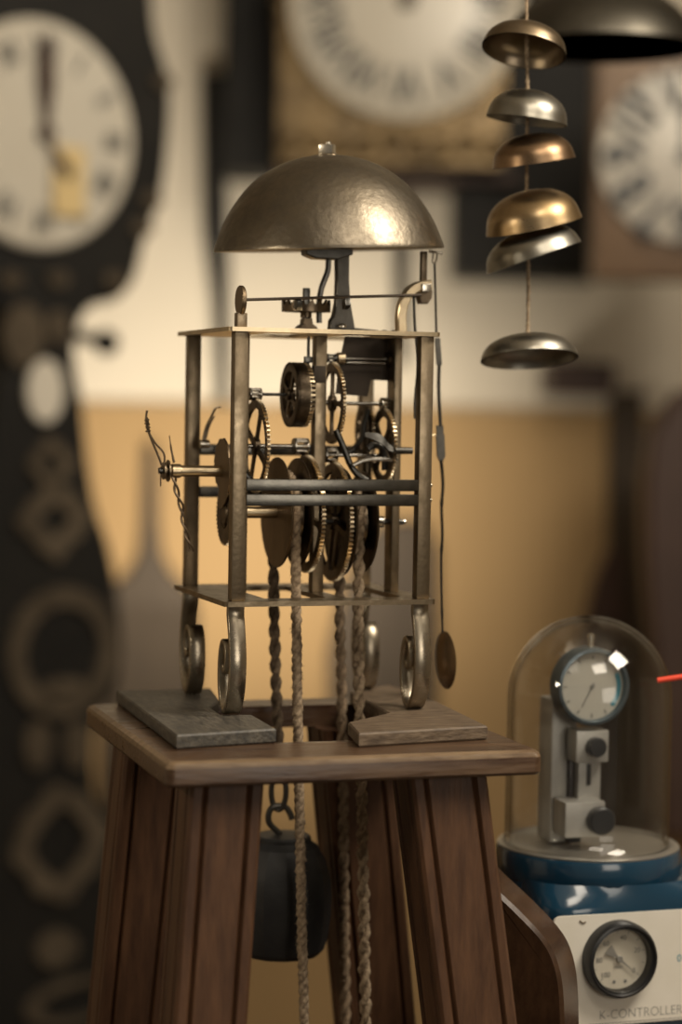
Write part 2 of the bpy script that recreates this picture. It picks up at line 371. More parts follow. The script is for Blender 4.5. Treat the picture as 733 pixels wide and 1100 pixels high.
for k in range(4):
    a = .5+PI/2*k; d = Vector((math.cos(a), math.sin(a))); p = Vector((-d.y, d.x))
    w = [(.002, .0035), (.009, .0016), (R-.008, .0019), (R-.005, .005)]
    b.prism([(cw.y+d.x*r+p.x*h, cw.z+d.y*r+p.y*h) for r, h in w]+[(cw.y+d.x*r-p.x*h, cw.z+d.y*r-p.y*h) for r, h in reversed(w)], yz(cw.x), -.0008, .0010)
part(b, 'contrate_wheel', 'bronze', ang=25, m2='tooth', test=lambda p: p.center.x > cw.x+.0086)
arbor('arbor', .026, .0853, AY, cw.z, .0011, 'dsteel'); pinion(A(274, 423).x, AY, cw.z, .0046, .0075)
w2 = A(275, 479); gear('wheel', w2, .0340, teeth=64, spokes=4, rim=.0045, a0=.45)
arbor('arbor', .026, .0853, AY, w2.z, .0016); pinion(A(323, 478).x, AY, w2.z, .0062, .0095)
w3 = A(329, 552); gear('great_wheel', w3, .0430, .0030, teeth=84, spokes=4, rim=.0055, a0=.2)
ZC = A(296, 550).z
PCX = .0622
part(MB().lathe([(0, -.0008), (.0395, -.0008), (.0400, 0), (.0395, .0009), (0, .0009)], (.0548, AY-.004, ZC), (1, 0, 0), 64), 'pulley_disc', 'disc')
part(MB().lathe([(0, -.0008), (.0390, -.0008), (.0395, 0), (.0390, .0009), (0, .0009)], (.0700, AY-.004, ZC), (1, 0, 0), 64), 'pulley_disc', 'bronze')
part(MB().lathe([(.0245, -.0058), (.0235, 0), (.0245, .0058)], (PCX, AY-.004, ZC), (1, 0, 0), 48), 'rope_pulley', 'bronze')
arbor('tube', .0290, .0545, AY-.004, ZC, .0043, 'brass_b'); part(MB().cyl((.0275, AY-.004, ZC), (.0300, AY-.004, ZC), .0050), 'collar', 'dsteel')
arbor('arbor', .054, .0853, AY-.004, ZC, .0020, 'dsteel')
# right train
w4 = A(357, 433); gear('wheel', w4, .0300, teeth=64, spokes=4, rim=.0042, a0=0.02)
arbor('arbor', .0853, .1435, AY, w4.z, .0013); pinion(A(416, 432).x, AY, w4.z, .0048, .0085)
w5 = A(412, 479); gear('wheel', w5, .0280, teeth=54, spokes=4, rim=.0042, a0=.75)
w6 = A(358, 560); gear('great_wheel', w6, .0440, .0030, teeth=84, spokes=4, rim=.0060, a0=.25)
z = A(360, 489).z; arbor('arbor', .0853, .1435, AY, z, .0014); pinion(A(355, 489).x, AY, z, .0056, .0080)
PRX = .1115
part(MB().lathe([(0, -.0008), (.0395, -.0008), (.0400, 0), (.0395, .0009), (0, .0009)], (.1030, AY-.004, w6.z), (1, 0, 0), 64), 'pulley_disc', 'bronze')
part(MB().lathe([(0, -.0008), (.0365, -.0008), (.0370, 0), (.0365, .0009), (0, .0009)], (.1200, AY-.004, w6.z), (1, 0, 0), 64), 'pulley_disc', 'bronze')
part(MB().lathe([(.0205, -.0062), (.0195, 0), (.0205, .0062)], (PRX, AY-.004, w6.z), (1, 0, 0), 48), 'rope_pulley', 'bronze')
arbor('tube', .1212, .1365, AY-.004, w6.z, .0042, 'steel'); arbor('arbor', .0853, .1520, AY-.004, w6.z, .0021, 'dsteel')
part(MB().lathe([(0, -.0005), (.0018, 0), (.0015, .0035), (0, .005)], (.1500, AY-.004, w6.z), (1, 0, 0), 12), 'pivot_nut', 'screw')
# small wheel behind on the right, seen between the two trains
w7 = MF.Y(392, 462, .098); gear('wheel', w7, .0210, teeth=40, spokes=3, rim=.0042, a0=.2)
p0 = MF.Y(395, 436, .090); p1 = MF.Y(392, 518, .090)
part(MB().cyl(p0, (p0.x, p0.y, p1.z), .0036), 'detent_post', 'bronze')
# fly
fz = A(366, 385).z; arbor('arbor', .0860, .1430, AY, fz, .0012); 
part(MB().cyl((A(362, 384).x, AY, fz), (A(370, 384).x, AY, fz), .0044, 16), 'collar', 'brass_b')
part(MB().cyl((A(416, 384).x, AY, fz), (A(421, 384).x, AY, fz), .0055, 16), 'collar', 'bronze')
pinion(A(356, 385).x, AY, fz, .0034, .0060, 6, 'dsteel')
arbor('arbor', A(371, 384).x, A(412, 384).x, AY-.0045, fz-.0030, .0010, 'steel')
def flyp(pts, y, th=.0012):
    P = [MF.Y(a, c, y) for a, c in pts]
    return MB().prism([(p.x, p.z) for p in P], lambda u, v, t: (u, y+t, v), 0, th)
part(flyp([(371, 361), (420, 364), (417, 409), (399, 408), (395, 426), (361, 423), (364, 395)], AY+.0035), 'fly_vane', 'sheet')
part(flyp([(398, 366), (424, 368), (418, 409), (402, 408)], AY+.008), 'fly_vane', 'sheet')
# levers of the striking work
def rod(pts, r, name, m, y=AY, k=5, **kw):
    P = smoothpath([MF.Y(p[0], p[1], p[2] if len(p) > 2 else y) for p in pts], k); return part(MB().tube(P, r, 10, **kw), name, m)
rod([(361, 462, .05), (369, 480, .05), (377, 500, .05), (386, 511, .05), (398, 518, .05)], .0024, 'lever', 'dsteel')
rod([(396, 440, .085), (391, 455, .085), (389, 470, .085), (380, 482, .085), (374, 486, .085)], .0022, 'lever', 'dsteel')
rod([(379, 500, .045), (392, 494, .045), (406, 493, .045), (427, 494, .045)], .0017, 'lever', 'steel')
P = smoothpath([MF.Y(a, c, .042) for a, c in ((392, 467), (402, 469), (411, 473), (417, 480), (425, 484))], 5)
part(MB().strip(P, (0, .3, 1), [.003+.004*math.sin(PI*i/(len(P)-1)) for i in range(len(P))], .0012), 'lever', 'dsteel')
a_ = MF.Y(424, 484, .042); b_ = MF.Y(447, 484, .014); part(MB().cyl(a_, (a_.x+.0135, a_.y, a_.z), .0026), 'lever_arm', 'bracket')
rod([(256, 500, .05), (264, 510, .05), (273, 520, .05)], .0026, 'lever', 'dsteel')
rod([(395, 482, .06), (402, 478, .06), (412, 483, .06), (414, 505, .06)], .0028, 'lever', 'dsteel')
# motion work on the left side
sn = A(238, 503)
def snail():
    out = []
    for j in range(72):
        a = 2*PI*j/72; st = int(12*((a/(2*PI)+.22) % 1))/12; r = .0150+.0150*st; out.append((sn.y+r*math.cos(a), sn.z+r*math.sin(a)))
    return MB().prism(out, yz(sn.x), -.0008, .0008)
part(snail(), 'snail_cam', 'disc', ang=20)
lg = A(240, 552); gear('wheel', (lg.x, lg.y-.006, lg.z), .0225, .0020, teeth=44, spokes=4, rim=.010, hub=.008)
tz = A(210, 506).z
tx0 = A(184, 505).x
part(MB().lathe([(.0046, 0), (.0050, .0004), (.0050, .0065), (.0040, .0070), (.0040, .047)], (tx0, AY, tz), (1, 0, 0), 24), 'hand_tube', 'brass_b')
part(MB().lathe([(.0012, -.0002), (.0062, .0002), (.0062, .0014), (.0030, .0020), (.0030, .0030), (.0078, .0034), (.0078, .0044), (.0030, .0048), (.0035, .0065)], (tx0-.0062, AY, tz), (1, 0, 0), 28), 'hand_collar', 'brass')
part(MB().cyl((tx0-.009, AY, tz), (tx0-.004, AY, tz), .0022, 14), 'pivot_nut', 'dsteel')
part(MB().cyl((tx0-.0075, AY, tz+.003), (tx0-.0075, AY, tz-.011), .0005, 8), 'pin', 'wire')
def twisted(pts, r, a, pitch, name, m, y=AY-.002, parent=mv):
    P = smoothpath([MF.Y(p[0], p[1], y) for p in pts], 12); b = MB()
    for s in (0, PI):
        L = 0; q = []
        for i, p in enumerate(P):
            if i: L += (P[i]-P[i-1]).length
            ph = 2*PI*L/pitch+s; q.append(p+Vector((math.cos(ph), math.sin(ph), 0))*a)
        b.tube(q, r, 7)
    return part(b, name, m, parent)
b = MB()
b.tube(smoothpath([MF.Y(x, y, AY-.004) for x, y in ((158, 441), (157, 450), (159, 462), (164, 475), (170, 489), (174, 500))], 5), .0008, 7)
b.tube(smoothpath([MF.Y(x, y, AY-.004) for x, y in ((159, 456), (160, 464), (167, 476), (175, 485), (177, 492), (176, 500))], 5), .0007, 7)
c0 = MF.Y(159.5, 464, AY-.004); c1_ = MF.Y(157.5, 449, AY-.004)
b.tube([c0.lerp(c1_, i/60)+Vector((math.cos(i*.95), math.sin(i*.95), 0))*(.0011+.0005*math.sin(i*.4)) for i in range(61)], .0006, 6)
b.tube([c0, c0+Vector((.0015, -.001, -.002))], .0004, 6)
part(b, 'minute_hand_wire', 'wire')
rod([(182, 468), (184, 482), (187, 497)], [.0004]*4+[.0007]*4+[.0009]*3, 'wire_end', 'wire', y=AY-.004)
twisted([(187, 512), (190, 528), (195, 545), (197, 558), (201, 575), (206, 592)], .0009, .0014, .022, 'hour_hand_wire', 'wire')
# lever up on the left and its bolt
l0 = MF.Y(219, 477, .11)
b = MB(); Pp = [MF.Y(x, y, .11) for x, y in ((218, 474), (222, 458), (228, 446), (232, 438), (237, 438))]
b.strip(smoothpath(Pp, 4), (.9, 0, .4), .0022, .0018)
b.strip(smoothpath([p+Vector((.0016, 0, -.0006)) for p in Pp[:3]], 4), (.9, 0, .4), .0018, .0018)
part(b, 'upright_lever', 'bronze')
part(MB().cyl(l0-Vector((.003, 0, 0)), l0+Vector((.004, 0, 0)), .0032, 16), 'lever_bolt', 'screw')
# --- above the top plate
q = A(257, 339, .01)
part(MB().box((.0105, .010, MH+.0050), (.0074, .0074, .0102), .0006), 'verge_cock', 'brass')
vz = A(300, 316).z; dy = .010
vd = MF.Y(259, 314, dy); ve = A(462, 318, .05)
part(MB().lathe([(0, -.0016), (.0098, -.0016), (.0103, -.001), (.0103, .001), (.0098, .0016), (0, .0016)], (vd.x, dy, MH+.0186), (1, 0, 0), 32), 'pivot_disc', 'disc')
va = Vector((vd.x, dy, MH+.0190)); vb = MF.Y(452, 317, .040)
part(MB().cyl(va, vb, .0011, 12), 'verge_arbor', 'sheet')
cr = A(329, 330); b = MB(); R = .0178
n = 17; no = n*6
ou = [(cr.x+R*math.cos(2*PI*j/no), AY+R*math.sin(2*PI*j/no)) for j in range(no)]
ii = [(cr.x+(R-.0018)*math.cos(2*PI*j/no), AY+(R-.0018)*math.sin(2*PI*j/no)) for j in range(no)]
zt = cr.z+.0018
vs = []; H = [-.0006, .0002, .0012, .0024, .0036, -.0004]
for j in range(no): vs.append((*ou[j], zt-.0052))
for j in range(no): vs.append((*ou[j], zt+H[j % 6]))
for j in range(no): vs.append((*ii[j], zt+H[j % 6]))
for j in range(no): vs.append((*ii[j], zt-.0052))
fs = []
for j in range(no):
    k = (j+1) % no
    for s_ in range(4): u = s_*no; v = ((s_+1) % 4)*no; fs.append((u+j, u+k, v+k, v+j))
b.add(vs, fs)
for k in range(3):
    a = .4+2*PI*k/3; b.box((cr.x+.5*R*math.cos(a), AY+.5*R*math.sin(a), zt-.0042), (R, .0030, .0016), rot=Matrix.Rotation(a, 4, 'Z'))
b.cyl((cr.x, AY, zt-.0095), (cr.x, AY, zt+.0), .0042)
part(b, 'crown_wheel', 'bronze', ang=25)
part(MB().box((cr.x, AY, (MH+zt+.012)/2), (.0046, .0046, zt+.012-MH), .0004), 'crown_wheel_arbor', 'dsteel')
part(MB().prism([(-.0085, 0), (.0085, 0), (.0065, .004), (.0035, .006), (.003, .010), (-.003, .010), (-.0035, .006), (-.0065, .004)], lambda u, v, t: (cr.x+u, AY-.006+t, MH+v), 0, .010, .0004), 'pivot_block', 'bronze')
for px_ in (300, 354):
    t_ = (A(px_, 316).x-va.x)/(vb.x-va.x); c_ = va.lerp(vb, t_)
    part(MB().box(c_+Vector((0, .002, -.0042)), (.0042, .0080, .0068), .0004, Matrix.Rotation(.25 if px_ < 320 else -.35, 4, 'X')), 'pallet', 'dsteel')
arbor_v = A(333, 372)
part(MB().cyl((cr.x+.001, AY-.004, MH-.003), (cr.x+.001, AY-.004, cw.z+.022), .0011, 12), 'crown_wheel_stem', 'dsteel')
part(MB().box((cr.x+.001, AY-.004, cw.z+.0255), (.0060, .004, .0045), .0004), 'stem_pinion', 'dsteel')
part(MB().box((A(338, 402).x, AY-.010, A(338, 402).z), (.0090, .006, .012), .0004), 'pivot_block', 'sheet')
# bell bracket
by = AY
P = [(x-A(367, 300).x, z-MH) for x, z in [(A(a, c).x, A(a, c).z) for a, c in ((360.5, 268), (374, 268), (373.5, 300), (375, 325), (380, 343), (405, 346.5), (405, 351), (353, 350), (354, 344), (357, 340), (360, 325), (361, 300))]]
bx = A(367, 300).x
P[5] = (P[5][0], .0028); P[6] = (P[6][0], 0); P[7] = (P[7][0], 0); P[4] = (P[4][0], .0040)
part(MB().prism(P, lambda u, v, t: (bx+u, by+t, MH+v), -.004, .004, .0007), 'bell_bracket', 'bracket', ang=25)
for a, c in ((368, 342), (413, 349), (423, 349)):
    s_ = A(a, c, AY-.009); part(MB().lathe([(.003, 0), (.003, .0012), (.0018, .0026), (0, .003)], (s_.x, s_.y, MH+(.004 if a < 380 else 0)), (0, 0, 1), 16), 'screw', 'screw' if a < 380 else 'dsteel')
# bell with nut
BC = A(353.5, 268.5)
axW = Vector((-.034, -.052, 1)).normalized(); axL = MF.vec(axW)
S_ = 1/1506.
prof_o = [(126, 0), (125.5, 3), (123, 10), (118, 23), (111, 37), (102, 51), (91, 65), (78, 77), (63, 87), (47, 94.5), (30, 99.5), (15, 102), (3, 102.5)]
po = [(r*S_, h*S_) for r, h in prof_o]
def fine(pp, k=3):
    q = smoothpath([(a, b, 0) for a, b in pp], k); return [(p.x, p.y) for p in q]
po = fine(po); pi_ = [(max(r-.0022, 0.0005)*(1), max(h-.0022, .0)) for r, h in po]
pi_[0] = (po[0][0]-.0024, 0)
part(MB().lathe(po+pi_[::-1], BC, axL, 96), 'bell', 'bell', ang=40)
topc = BC+axL*(102*S_)
part(MB().lathe([(.0095, -.002), (.0090, .0004), (.006, .0012), (.004, .0016)], topc, axL, 32), 'washer', 'brass')
qr = axL.to_track_quat('Z', 'Y').to_matrix().to_4x4()
part(MB().box(topc+axL*.0045, (.0105, .0085, .0070), .0006, qr @ Matrix.Rotation(.3, 4, 'Z')).cyl(topc+Vector((.001, 0, 0)), topc+Vector((.001, 0, 0))+axL*.0098, .0022), 'bell_nut', 'screw')
# boss under the bell and the hammer arm
bs = A(346, 273)
part(MB().prism([(-.015, .012), (.022, .012), (.022, .0), (.010, -.0038), (-.006, -.0038), (-.0135, -.001)], lambda u, v, t: (bs.x+u, AY+t, bs.z+v), -.006, .008, .001), 'bell_hammer', 'dsteel')
rod([(353, 279, .075), (352, 292, .075), (346, 308, .075), (343, 325, .075), (343, 347, .075)], .0022, 'hammer_arm', 'dsteel')
# cock on the right holding the verge and the pendulum
P = smoothpath([A(a, c, .052) for a, c in ((431, 352), (430.5, 340), (433, 326), (440, 314), (450, 307.5), (462, 306))], 5); P[0].z = MH
part(MB().strip(P, (0, 1, 0), .0090, .0070), 'pendulum_cock', 'brass_b')
q = A(425, 350, .052); part(MB().box((q.x, .052, MH+.0007), (.030, .013, .0014), .0004), 'cock_foot', 'brass_b')
q = A(455, 308, .052); part(MB().box(q+Vector((0, -.001, -.001)), (.0070, .013, .0060), .0006), 'cock_tip', 'screw')
u0 = A(454, 305, .056); u1 = A(456, 270, .056)
part(MB().box(((u0.x+u1.x)/2, .056, (u0.z+u1.z)/2), (.0042, .0050, u1.z-u0.z), .0004), 'suspension_post', 'bronze')
q = A(456, 320, .056); part(MB().prism([(-.006, .0055), (.005, .0055), (.0045, 0), (.0015, -.0045), (-.004, -.0045), (-.0055, 0)], lambda u, v, t: (q.x+u, .056+t, q.z+v), -.004, .004, .0006), 'crutch_block', 'bronze')
rod([(445, 318, .05), (446, 350, .05), (449, 390, .05), (446, 430, .05), (446, 450, .05)], .0010, 'crutch', 'dsteel')
# pendulum
pl = empty('pendulum', A(466, 272, .06)); pl.parent = mv
PO = Vector(pl.location)
pd = lambda px, py: MF.Y(px, py, .06)-PO
b = MB(); b.cyl(pd(461, 270), pd(475, 272), .0011, 10); b.tube([pd(466, 270), pd(465, 281), pd(467, 284)], .0008, 8); b.tube([pd(470, 271), pd(469, 279), pd(467, 284)], .0008, 8)
b.build('suspension_hook', 'screw', pl)
P = [pd(467, 283), pd(468, 320), pd(469, 362)]
MB().tube(smoothpath(P, 3), .0009, 8).build('pendulum_rod', 'dsteel', pl)
a1, a2 = pd(470, 363), pd(472, 392); MB().strip([a1, a2], (1, 0, 0), .0040, .0016).build('rod_plate', 'bracket', pl)
MB().tube(smoothpath([pd(472, 391), pd(471.5, 420), pd(473.5, 458)], 4), .0014, 8).build('pendulum_rod', 'bracket', pl)
a1, a2 = pd(472.5, 457), pd(474, 490)
MB().strip([a1, a1.lerp(a2, .28), a1.lerp(a2, .30), a2, pd(474, 495)], (1, 0, 0), [.0054, .0054, .0066, .0066, .003], .0016).build('rod_plate', 'bracket', pl)
MB().cyl(pd(462, 467.5), pd(477, 467.5), .0006, 8).build('adjusting_pin', 'brass_b', pl)
Pq = [pd(x, y) for x, y in ((474, 494), (476, 520), (474.5, 545), (475.5, 575), (474.5, 600), (475, 640), (476, 680))]
P = smoothpath(Pq, 5); MB().tube(P, [.0014-.0006*i/len(P)+(.0003 if i % 9 == 0 else 0) for i in range(len(P))], 8).build('pendulum_rod', 'dsteel', pl)
c_ = pd(479, 709)
MB().lathe([(0, -.0028), (.008, -.0024), (.016, -.0012), (.0205, -.0003), (.0216, 0), (.0205, .0003), (.016, .0012), (.008, .0024), (0, .0028)], c_, Vector((1, 0, .03)), 48).build('pendulum_bob', 'bobm' if 'bobm' in M else mat('bob_bronze', (.30, .20, .11), .25, 1, (.14, .095, .06), 40, .6, 60), pl)

# ------------------------------------------------------------------ ropes
def rope_pts(px, y, extra=0):
    return smoothpath([MF.Y(a, c, y) for a, c in px], 14)
def helix(b, P, a, r, pitch, ns=2, ph0=0, jit=.0003):
    for s in range(ns):
        L = 0; q = []; rr = []
        for i, p in enumerate(P):
            if i: L += (P[i]-P[i-1]).length
            t = (P[min(i+1, len(P)-1)]-P[max(i-1, 0)]).normalized(); e1 = Vector((1, 0, 0)); e1 = (e1-t*e1.dot(t)).normalized(); e2 = t.cross(e1)
            an = 2*PI*L/pitch+ph0+2*PI*s/ns
            q.append(p+(e1*math.cos(an)+e2*math.sin(an))*a+Vector((noise.noise(p*300+Vector((s, 0, 0))), 0, 0))*jit); rr.append(r*(1+.25*noise.noise(p*420+Vector((0, s*5, 0)))))
        b.tube(q, rr, 8)
def resample(P, d):
    out = [P[0]]; acc = 0
    for i in range(1, len(P)):
        seg = (P[i]-P[i-1]).length; 
        k = max(1, int(seg/d)); out += [P[i-1].lerp(P[i], (j+1)/k) for j in range(k)]
    return out
def fuzz(b, P, r, n):
    for k in range(n):
        p = random.choice(P); a = random.uniform(0, 2*PI); L = random.uniform(.001, .0026)
        d = Vector((math.cos(a), math.sin(a), random.uniform(-1, 1))).normalized(); s = p+Vector((math.cos(a), math.sin(a), 0))*r*.8
        b.tube([s, s+d*L*.6, s+d*L+Vector((0, 0, -.0004))], [.00018, .00014, .00006], 4)
def loop(x, cy, cz, r, z_front, n=14):  # over the pulley from front to back
    return [Vector((x, cy-r*math.cos(PI*j/n), cz+r*math.sin(PI*j/n))) for j in range(n+1)]
def make_rope(front, back, fy, by_, px_, cz, kind, label, nm):
    F = [MF.Y(a, c, fy) for a, c in front][::-1]; B = [MF.Y(a, c, by_) for a, c in back]
    cy = (fy+by_)/2; r = (by_-fy)/2
    top = loop(px_, cy, cz, r, 0)
    root = empty('drive_rope', MO, .3204, label=label, cat='rope')
    PF = resample(smoothpath(F+[top[0]], 8), .0011); PT = resample(top, .0011); PB = resample(smoothpath([top[-1]]+B, 8), .0011)
    if kind == 'left':
        b = MB(); 
        # fuzzy front strand
        for s in range(3): helix(b, PF+PT, .0014, .0024, .019, 1, s*2.1, .0006)
        fuzz(b, PF, .0042, 500); b.build('front_strand', 'rope_l', root, ang=80, label='pale fuzzy strand')
        b = MB(); helix(b, PB, .0020, .0025, .026, 2, .8, .0003); fuzz(b, PB, .003, 60); b.build('rear_strand', 'rope_d', root, ang=80, label='dark two-ply strand')
    else:
        b = MB(); helix(b, PF+PT, .0020, .0025, .028, 2, .3, .0009); fuzz(b, PF, .0042, 260); b.build('front_strand', 'rope_l', root, ang=80)
        b = MB(); helix(b, PB, .0019, .0024, .026, 2, 1.4, .0005); fuzz(b, PB, .0038, 120); b.build('rear_strand', 'rope_m', root, ang=80)
M['rope_m'] = mat('brown_hemp_rope', (.30, .22, .145), .9, 0, (.14, .10, .066), 260, .8, 500, spec=.2)
CHY = .092
make_rope([(318, 560), (318, 610), (319, 700), (320.5, 797), (322, 870), (324, 980), (327, 1110), (328, 1300)], [(294, 600), (295.5, 700), (298, 770), (300, 835)], .0375, CHY, PCX, ZC, 'left', 'hemp rope over the left pulley, one fuzzy strand reaching down and one holding the weight', 'l')
make_rope([(386, 560), (385, 640), (385, 720), (387, 797), (389, 870), (391, 980), (393, 1110), (394, 1300)], [(364.5, 640), (366.5, 720), (368, 797), (369, 870), (370, 980), (371.5, 1110), (372, 1300)], .041, .088, PRX, w6.z, 'right', 'knotted hemp rope over the right pulley, both brown strands hanging between the stand legs', 'r')
# ------------------------------------------------------------------ weight on its hook
wp = lambda px, py, y=CHY: MF.world(MF.Y(px, py, y))
WC = wp(302, 1024)
wt = empty('clock_weight', WC, 0, label='round black cast iron weight with a hook, hanging behind the front left leg', cat='weight')
k = WC.y/FPX
b = MB(); b.lathe([(r*k, h*k) for r, h in ((30, 0), (42, 1), (47, 7), (51, 22), (54, 45), (54.5, 66), (53, 84), (47, 105), (39, 118), (33, 122), (31, 124), (31, 128), (29, 130), (3, 131))], (0, 0, 0), (0, 0, 1), 14)
b.build('iron_body', 'iron', wt, ang=20)
hk = lambda px, py: wp(px, py)-WC
MB().tube(smoothpath([hk(*p) for p in ((301, 898), (299, 894), (290, 885), (288.5, 876), (292, 868), (300, 865.5), (307, 867), (312, 874), (314, 880))], 6), .0023, 10).build('hook', 'hooks' if 'hooks' in M else 'bracket', wt)
c1 = wp(299.5, 850); b = MB(); ly = 16*k*1.05
def link(c, rx, rz, r, tw):
    P = [c+Vector((rx*math.cos(a)*math.cos(tw), rx*math.cos(a)*math.sin(tw), rz*math.sin(a))) for a in [2*PI*i/28 for i in range(28)]]
    rings = []
    for i, p in enumerate(P):
        t = (P[(i+1) % 28]-P[i-1]).normalized(); a = (p-c).normalized(); a = (a-t*a.dot(t)).normalized(); q_ = t.cross(a)
        rings.append([p+(a*math.cos(2*PI*j/8)+q_*math.sin(2*PI*j/8))*r for j in range(8)])
    return rings
b.ring(link(Vector((0, 0, 0)), 8*k, 20*k, .0021, 0), closed=True)
ch = b.build('chain_link', 'bracket'); ch.location = c1; tag(ch, 'oval steel chain link joining the rope to the hook of the black weight', 'chain link')

# ------------------------------------------------------------------ string of small bells
SB = 1.63
cordp = [WD.Y(x, y, SB) for x, y in ((565, -260), (565.5, -60), (566, 30), (567, 110), (566, 200), (568, 290), (567, 364), (567, 372))]
cb = MB(); Pc = resample(smoothpath(cordp, 6), .003)
helix(cb, Pc, .0007, .0011, .010, 2); tag(cb.build('bell_cord', 'rope_l', ang=80), 'pale twisted cord on which the six small bells are threaded', 'cord')
def small_bell(cx, cy, Wpx, roll, tilt, hh, m, label):
    kk = SB/FPX; r = Wpx/2*kk; c = WD.Y(cx, cy, SB)
    ax = Vector((math.sin(roll), 0, math.cos(roll))); ax = Matrix.Rotation(tilt, 3, 'X') @ ax
    pr = fine([(r, 0), (r*.985, r*.07), (r*.92, r*hh*.42), (r*.78, r*hh*.68), (r*.55, r*hh*.88), (r*.28, r*hh*.98), (.0022, r*hh)], 4)
    pn = [(max(a-.0012, .0018), max(b_-.0012, 0)) for a, b_ in pr][::-1]
    mb_ = MB().lathe(pr+pn, (0, 0, 0), ax, 64, cap=False); n_ = 64; L_ = len(pr+pn)
    o = mb_.build('small_bell', m, ang=45); o.location = c
    return tag(o, label, 'bell', 'small bells threaded on the cord')
# roll > 0 : right side lower ; tilt > 0 : front rim raised
M['sb1'] = mat('brown_bronze_bell', (.27, .22, .16), .34, 1, (.20, .15, .09), 40, .1, 100, rvar=.08)
M['sb2'] = mat('silvery_bell', (.34, .32, .27), .34, 1, (.26, .245, .21), 40, .1, 100, rvar=.08)
M['sb3'] = mat('copper_brown_bell', (.31, .215, .135), .33, 1, (.21, .13, .07), 40, .1, 100, rvar=.08)
M['sb4'] = mat('golden_brass_bell', (.44, .33, .20), .33, 1, (.33, .225, .11), 40, .1, 100, rvar=.08)
R_ = math.radians
small_bell(563, 55, 91, R_(9), R_(-14), .62, 'sb1', 'brown bronze bell at the top of the string, its hollow underside showing')
small_bell(566, 130, 87, R_(7), R_(1.5), .76, 'sb2', 'silvery domed bell second from the top of the string')
small_bell(574, 175, 89, R_(-9), R_(7), .70, 'sb3', 'copper brown tilted bell in the middle of the string above the golden one')
small_bell(574, 243, 104, R_(-13), R_(9), .74, 'sb4', 'golden brass tilted bell, the largest dome of the string')
small_bell(574, 277, 106, R_(-20), R_(2), .60, 'sb2', 'dark silvery bell tucked tilted beneath the golden brass bell')
small_bell(569, 386, 105, R_(-3.5), R_(-11), .50, 'sb2', 'flat silvery bell at the bottom end of the string')

# ------------------------------------------------------------------ large bell, upper right
c = WD.Y(645, 52, 2.15); kk = 2.15/FPX
gb = empty('hanging_bell', c, 0, label='large dull grey bell high behind the string of small bells', cat='bell')
pr = fine([(r*kk, h*kk) for r, h in ((106, 0), (104, 8), (96, 24), (80, 42), (58, 56), (32, 64), (3, 67))], 4)
MB().lathe(pr+[(max(a-.003, .0005), max(b_-.003, 0)) for a, b_ in pr][::-1], (0, 0, 0), (0, 0, 1), 72).build('bell_shell', mat('dull_grey_bell', (.115, .105, .085), .45, 1, (.08, .073, .06), 20), gb, ang=40)
MB().cyl((0, 0, 66*kk), (0, 0, 2.6-c.z), .004).build('hanging_rod', 'dsteel', gb)

# ------------------------------------------------------------------ workbench, tester, curved case
BZ = .842
bench = empty('workbench', (.5925, 1.703, 0), 0, label='brown workbench under the blue leak tester and the curved wooden case', cat='bench')
MB().box((0, 0, BZ-.02), (1.015, .42, .04), .003).build('bench_top', 'bench', bench)
for sx in (-.22, .46):
    for sy in (-.18, .18): MB().box((sx, sy, (BZ-.04)/2), (.05, .05, BZ-.04), .003).build('leg', 'bench', bench)
# tester
TY = .314; TP = WD.Y(632, 905, 1.65); kt = 1.65/FPX; QT = 1.65/1.74
tester = empty('leak_tester', (TP.x, TP.y, BZ), TY, label='blue vacuum leak tester with white front panel and round pressure gauge', cat='testing device')
TF = Frame((TP.x, TP.y, BZ), TY); h0 = TP.z-BZ
fy = -.074
Lc = TF.Y(594, 985, fy); topz = Lc.z+.003
# housing: box below, tapering shoulder, round turntable
x0_, x1_ = Lc.x-.004, Lc.x+.190
xc_ = 0
mb = MB()
def lvl(z, t, g=0):   # blend rectangle -> circle
    out = []
    for j in range(64):
        a = 2*PI*(j+.5)/64; d = Vector((math.cos(a), math.sin(a)))
        cx_ = (x0_+x1_)/2; hx_ = (x1_-x0_)/2; hy_ = .076; e = 8
        s_ = (abs(d.x)**e+abs(d.y)**e)**(-1/e); R_x = Vector((cx_+d.x*s_*(hx_-g), .002+d.y*s_*(hy_-g)))
        C_ = Vector((d.x*.0735*QT, d.y*.0735*QT)); q_ = R_x.lerp(C_, t); out.append((q_.x, q_.y, z))
    return out
mb.ring([lvl(.0, 0, .002), lvl(.002, 0), lvl(topz-.002, 0), lvl(topz+.002, .06), lvl(topz+.010, .45), lvl(topz+.016, .75), lvl(h0-.026, .93), lvl(h0-.022, 1)])
mb.lathe([(a_*QT, h_) for a_, h_ in [(.066, h0-.024), (.0725, h0-.023), (.0742, h0-.020), (.0742, h0-.004), (.0730, h0-.0012), (.070, h0-.001)]], (0, 0, 0), (0, 0, 1), 72)
mb.build('housing', 'blue', tester, ang=50)
MB().lathe([(a_*QT, h_) for a_, h_ in [(.0722, h0-.0015), (.0726, h0), (.0700, h0+.0012), (.0655, h0+.0008), (.0640, h0-.0002), (0, h0-.0002)]], (0, 0, 0), (0, 0, 1), 72).build('base_plate', 'plate', tester)
